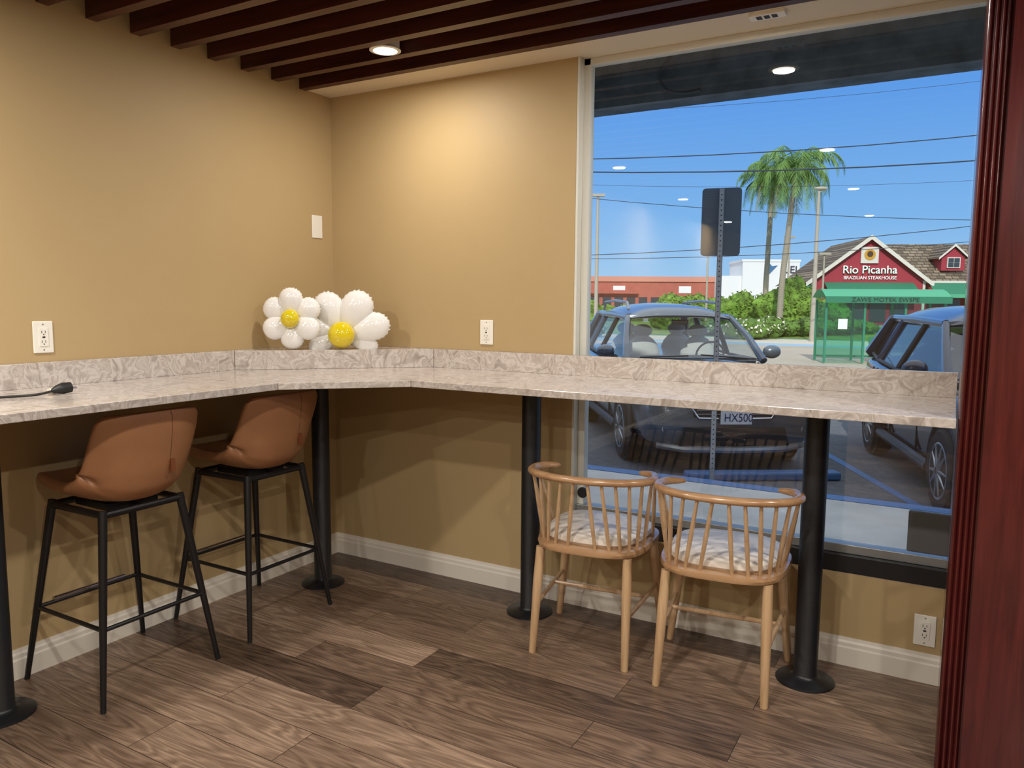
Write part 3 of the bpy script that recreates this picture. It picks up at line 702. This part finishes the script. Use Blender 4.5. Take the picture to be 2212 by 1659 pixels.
# steakhouse
Mred=stripes('red_siding',srgb(120,30,44),srgb(178,52,68),14.,'Z',.7); Msh=shingle(); Mgn=simple('green_awning',srgb(36,120,88),.7)
Mgnl=simple('green_awning_light',srgb(80,168,128),.7)
e=bld('steakhouse_restaurant',25.3,55,24)
b=MB(); W_=3.85; ze,zp=3.15,6.1
b.add([(-W_,0,0),(W_,0,0),(W_,0,ze),(0,0,zp),(-W_,0,ze),(-W_,9,0),(W_,9,0),(W_,9,ze),(0,9,zp),(-W_,9,ze)],[(0,1,2,3,4),(5,9,8,7,6),(0,4,9,5),(1,6,7,2)],Mred)
b.box((W_,.6,0),(14,9,3.3),Mred); b.build('siding_walls',e,smooth=False)
b=MB()
for s in (1,-1): b.add([(0,-.35,zp+.12),(s*(W_+.5),-.35,ze-.26),(s*(W_+.5),9,ze-.26),(0,9,zp+.12)],[(0,1,2,3)],Msh)
b.add([(2.0,.35,3.15),(15,.35,3.15),(15,5.,6.05),(.3,5.,6.05)],[(0,1,2,3)],Msh)
b.build('shingle_roof',e,smooth=False,recalc=False)
b=MB()
for s in (1,-1):
    p=V((0,-.38,zp+.02));q=V((s*(W_+.5),-.38,ze-.36)); b.add([p+V((0,0,.2)),q+V((0,0,.2)),q-V((0,0,.12)),p-V((0,0,.12))],[(0,1,2,3)],M_white)
b.box((-W_-.05,-.05,0),(-W_+.12,.05,ze),M_white); b.box((W_-.12,-.05,0),(W_+.05,.05,ze),M_white); b.box((W_,.2,3.0),(15,.35,3.15),M_white)
b.box((-.6,-.12,4.35),(.6,-.02,5.5),M_white); b.build('white_trim',e,smooth=False,recalc=False)
b=MB() # dormer
b.add([(5.4,1.2,3.9),(7.0,1.2,3.9),(7.0,1.2,4.9),(6.2,1.2,5.6),(5.4,1.2,4.9)],[(0,1,2,3,4)],Mred)
for s in (1,-1): b.add([(6.2,1.0,5.75),(6.2+s*1.05,1.0,4.78),(6.2+s*1.05,4.2,4.78),(6.2,4.2,5.75)],[(0,1,2,3)],Msh)
for s in (1,-1): b.add([(6.2,.98,5.80),(6.2+s*1.08,.98,4.82),(6.2+s*1.08,.98,4.66),(6.2,.98,5.62)],[(0,1,2,3)],M_white)
b.box((5.75,1.1,4.1),(6.65,1.19,4.85),M_white)
for i in range(2):
    for j in range(2): b.box((5.82+.40*i,1.07,4.16+.33*j),(6.18+.40*i,1.1,4.46+.33*j),Mstore)
b.add([(5.4,1.2,3.9),(5.4,4,3.9),(5.4,4,4.9),(5.4,1.2,4.9)],[(0,1,2,3)],Mred)
b.build('dormer',e,smooth=False,recalc=False)
b=MB()
def awn(x0,x1,z1,z0,dep):
    b.add([(x0,-.0,z1),(x1,-.0,z1),(x1,-dep,z0),(x0,-dep,z0)],[(0,1,2,3)],Mgn); b.add([(x0,-dep,z0),(x1,-dep,z0),(x1,-dep,z0-.25),(x0,-dep,z0-.25)],[(0,1,2,3)],Mgnl)
awn(-5.2,-4.0,2.9,2.3,1.2); awn(-3.0,3.1,3.0,2.3,1.3); awn(4.1,15,3.0,2.2,1.4); b.build('awnings',e,smooth=False,recalc=False)
b=MB()
for x in (-2.6,-1.2,.2,1.6,5.2,6.8,8.4): b.box((x,-.04,.2),(x+1.1,-.01,1.9),Mstore)
b.build('dining_windows',e,smooth=False)
Mtx=simple('sign_white',srgb(240,246,240),.5,emit=.2); Mgd=simple('sign_green',srgb(30,110,70),.6)
text('name_shadow','Rio Picanha',.80,Mgd,e,(.09,-.06,3.84),(math.pi/2,0,0),.03)
text('name_letters','Rio Picanha',.80,Mtx,e,(.04,-.13,3.88),(math.pi/2,0,0),.03)
text('subtitle_letters','BRAZILIAN STEAKHOUSE',.32,Mtx,e,(.1,-.08,3.32),(math.pi/2,0,0),.02)
b=MB(); b.lathe((0,-.15,4.95),[(.38,0),(.38,.03)],simple('mark_gold',srgb(206,150,50),.6),20,'y'); b.lathe((0,-.19,5.0),[(.2,0),(.2,.03)],simple('mark_dark',srgb(70,50,36),.6),16,'y'); b.build('stand_in_mark',e)
# bus shelter
e=empty('bus_shelter',S(12.6,26,-.56),math.radians(22))
Mmesh=glass('green_mesh',(.42,.80,.66,1),.06,.2,.4); Mgf=simple('green_steel',srgb(40,130,98),.5)
b=MB()
HX=1.9
for x in (-HX,-.65,.65,HX):
    for y in (0,1.3): b.box((x-.035,y-.035,0),(x+.035,y+.035,2.15),Mgf)
b.box((-HX,1.28,1.0),(HX,1.32,1.05),Mgf); b.box((-HX,1.27,.12),(HX,1.33,.18),Mgf); b.box((-HX,-.05,2.05),(HX,.02,2.12),Mgf)
b.box((-.1,.8,.45),(1.6,1.2,.5),Mgf); b.box((.0,.9,0),(.06,1.1,.45),Mgf); b.box((1.4,.9,0),(1.46,1.1,.45),Mgf); b.box((-.1,1.18,.6),(1.6,1.22,.85),Mgf)
b.build('steel_frame',e,smooth=False)
b=MB()
def vault(u,v): return V((-HX-.1+(2*HX+.2)*u,-.25+1.8*v,2.16+.36*math.sin(math.pi*(.06+.88*v))))
b.grid(vault,6,16,Mgnl); b.box((-HX-.1,-.27,2.04),(HX+.1,-.22,2.26),Mgn); b.build('vaulted_roof',e,recalc=False)
b=MB()
for q in ([(-HX,1.3,.15),(HX,1.3,.15),(HX,1.3,2.05),(-HX,1.3,2.05)],[(-HX,0,.15),(-HX,1.3,.15),(-HX,1.3,2.05),(-HX,0,2.05)],[(HX,0,.15),(HX,1.3,.15),(HX,1.3,2.05),(HX,0,2.05)],[(-HX,0,.15),(-.65,0,.15),(-.65,0,2.05),(-HX,0,2.05)]): b.add(q,[(0,1,2,3)],Mmesh)
b.box((-1.5,-.03,1.15),(-1.2,-.01,1.5),Mwb); b.build('mesh_panels',e,smooth=False,recalc=False)
text('roof_scrawl','ZAWE MOTEK SWSPE',.2,simple('marker_dark',srgb(24,50,44),.6),e,(-.1,-.285,2.15),(math.pi/2,0,0),.002,1.1)

# ---------------------------------------------------------------- sky, sun, camera
w=bpy.data.worlds.new('sky'); SC.world=w; w.use_nodes=True; nt=w.node_tree; n=nt.nodes; bg=n['Background']
tc=n.new('ShaderNodeTexCoord'); sx=n.new('ShaderNodeSeparateXYZ'); rp=n.new('ShaderNodeValToRGB')
nt.links.new(tc.outputs['Generated'],sx.inputs[0]); nt.links.new(sx.outputs[2],rp.inputs[0]); nt.links.new(rp.outputs[0],bg.inputs[0])
el=rp.color_ramp.elements; el[0].position=0.; el[0].color=(.42,.68,.93,1); el[1].position=1.; el[1].color=(1.0,1.05,1.15,1)
for p_,c_ in ((.10,(.24,.52,.92,1)),(.28,(.10,.33,.88,1)),(.36,(.11,.36,.88,1)),(.6,(.75,.85,1.0,1))):
    x=el.new(p_); x.color=c_
bg.inputs[1].default_value=1.0
sd=bpy.data.lights.new('sun','SUN'); sd.energy=3.3; sd.angle=math.radians(.6); sd.color=(1,.95,.86)
so=bpy.data.objects.new('sun',sd); SC.collection.objects.link(so); so.rotation_euler=V((-.25,.80,-.62)).to_track_quat('-Z','Y').to_euler()
cd=bpy.data.cameras.new('camera'); co=bpy.data.objects.new('camera',cd); SC.collection.objects.link(co)
cd.sensor_width=36; cd.lens=1656/2212*36; cd.clip_start=.05; cd.clip_end=600
co.location=(2.975,-3.191,1.42); co.rotation_euler=(1.46433,-.00774,.52311); SC.camera=co
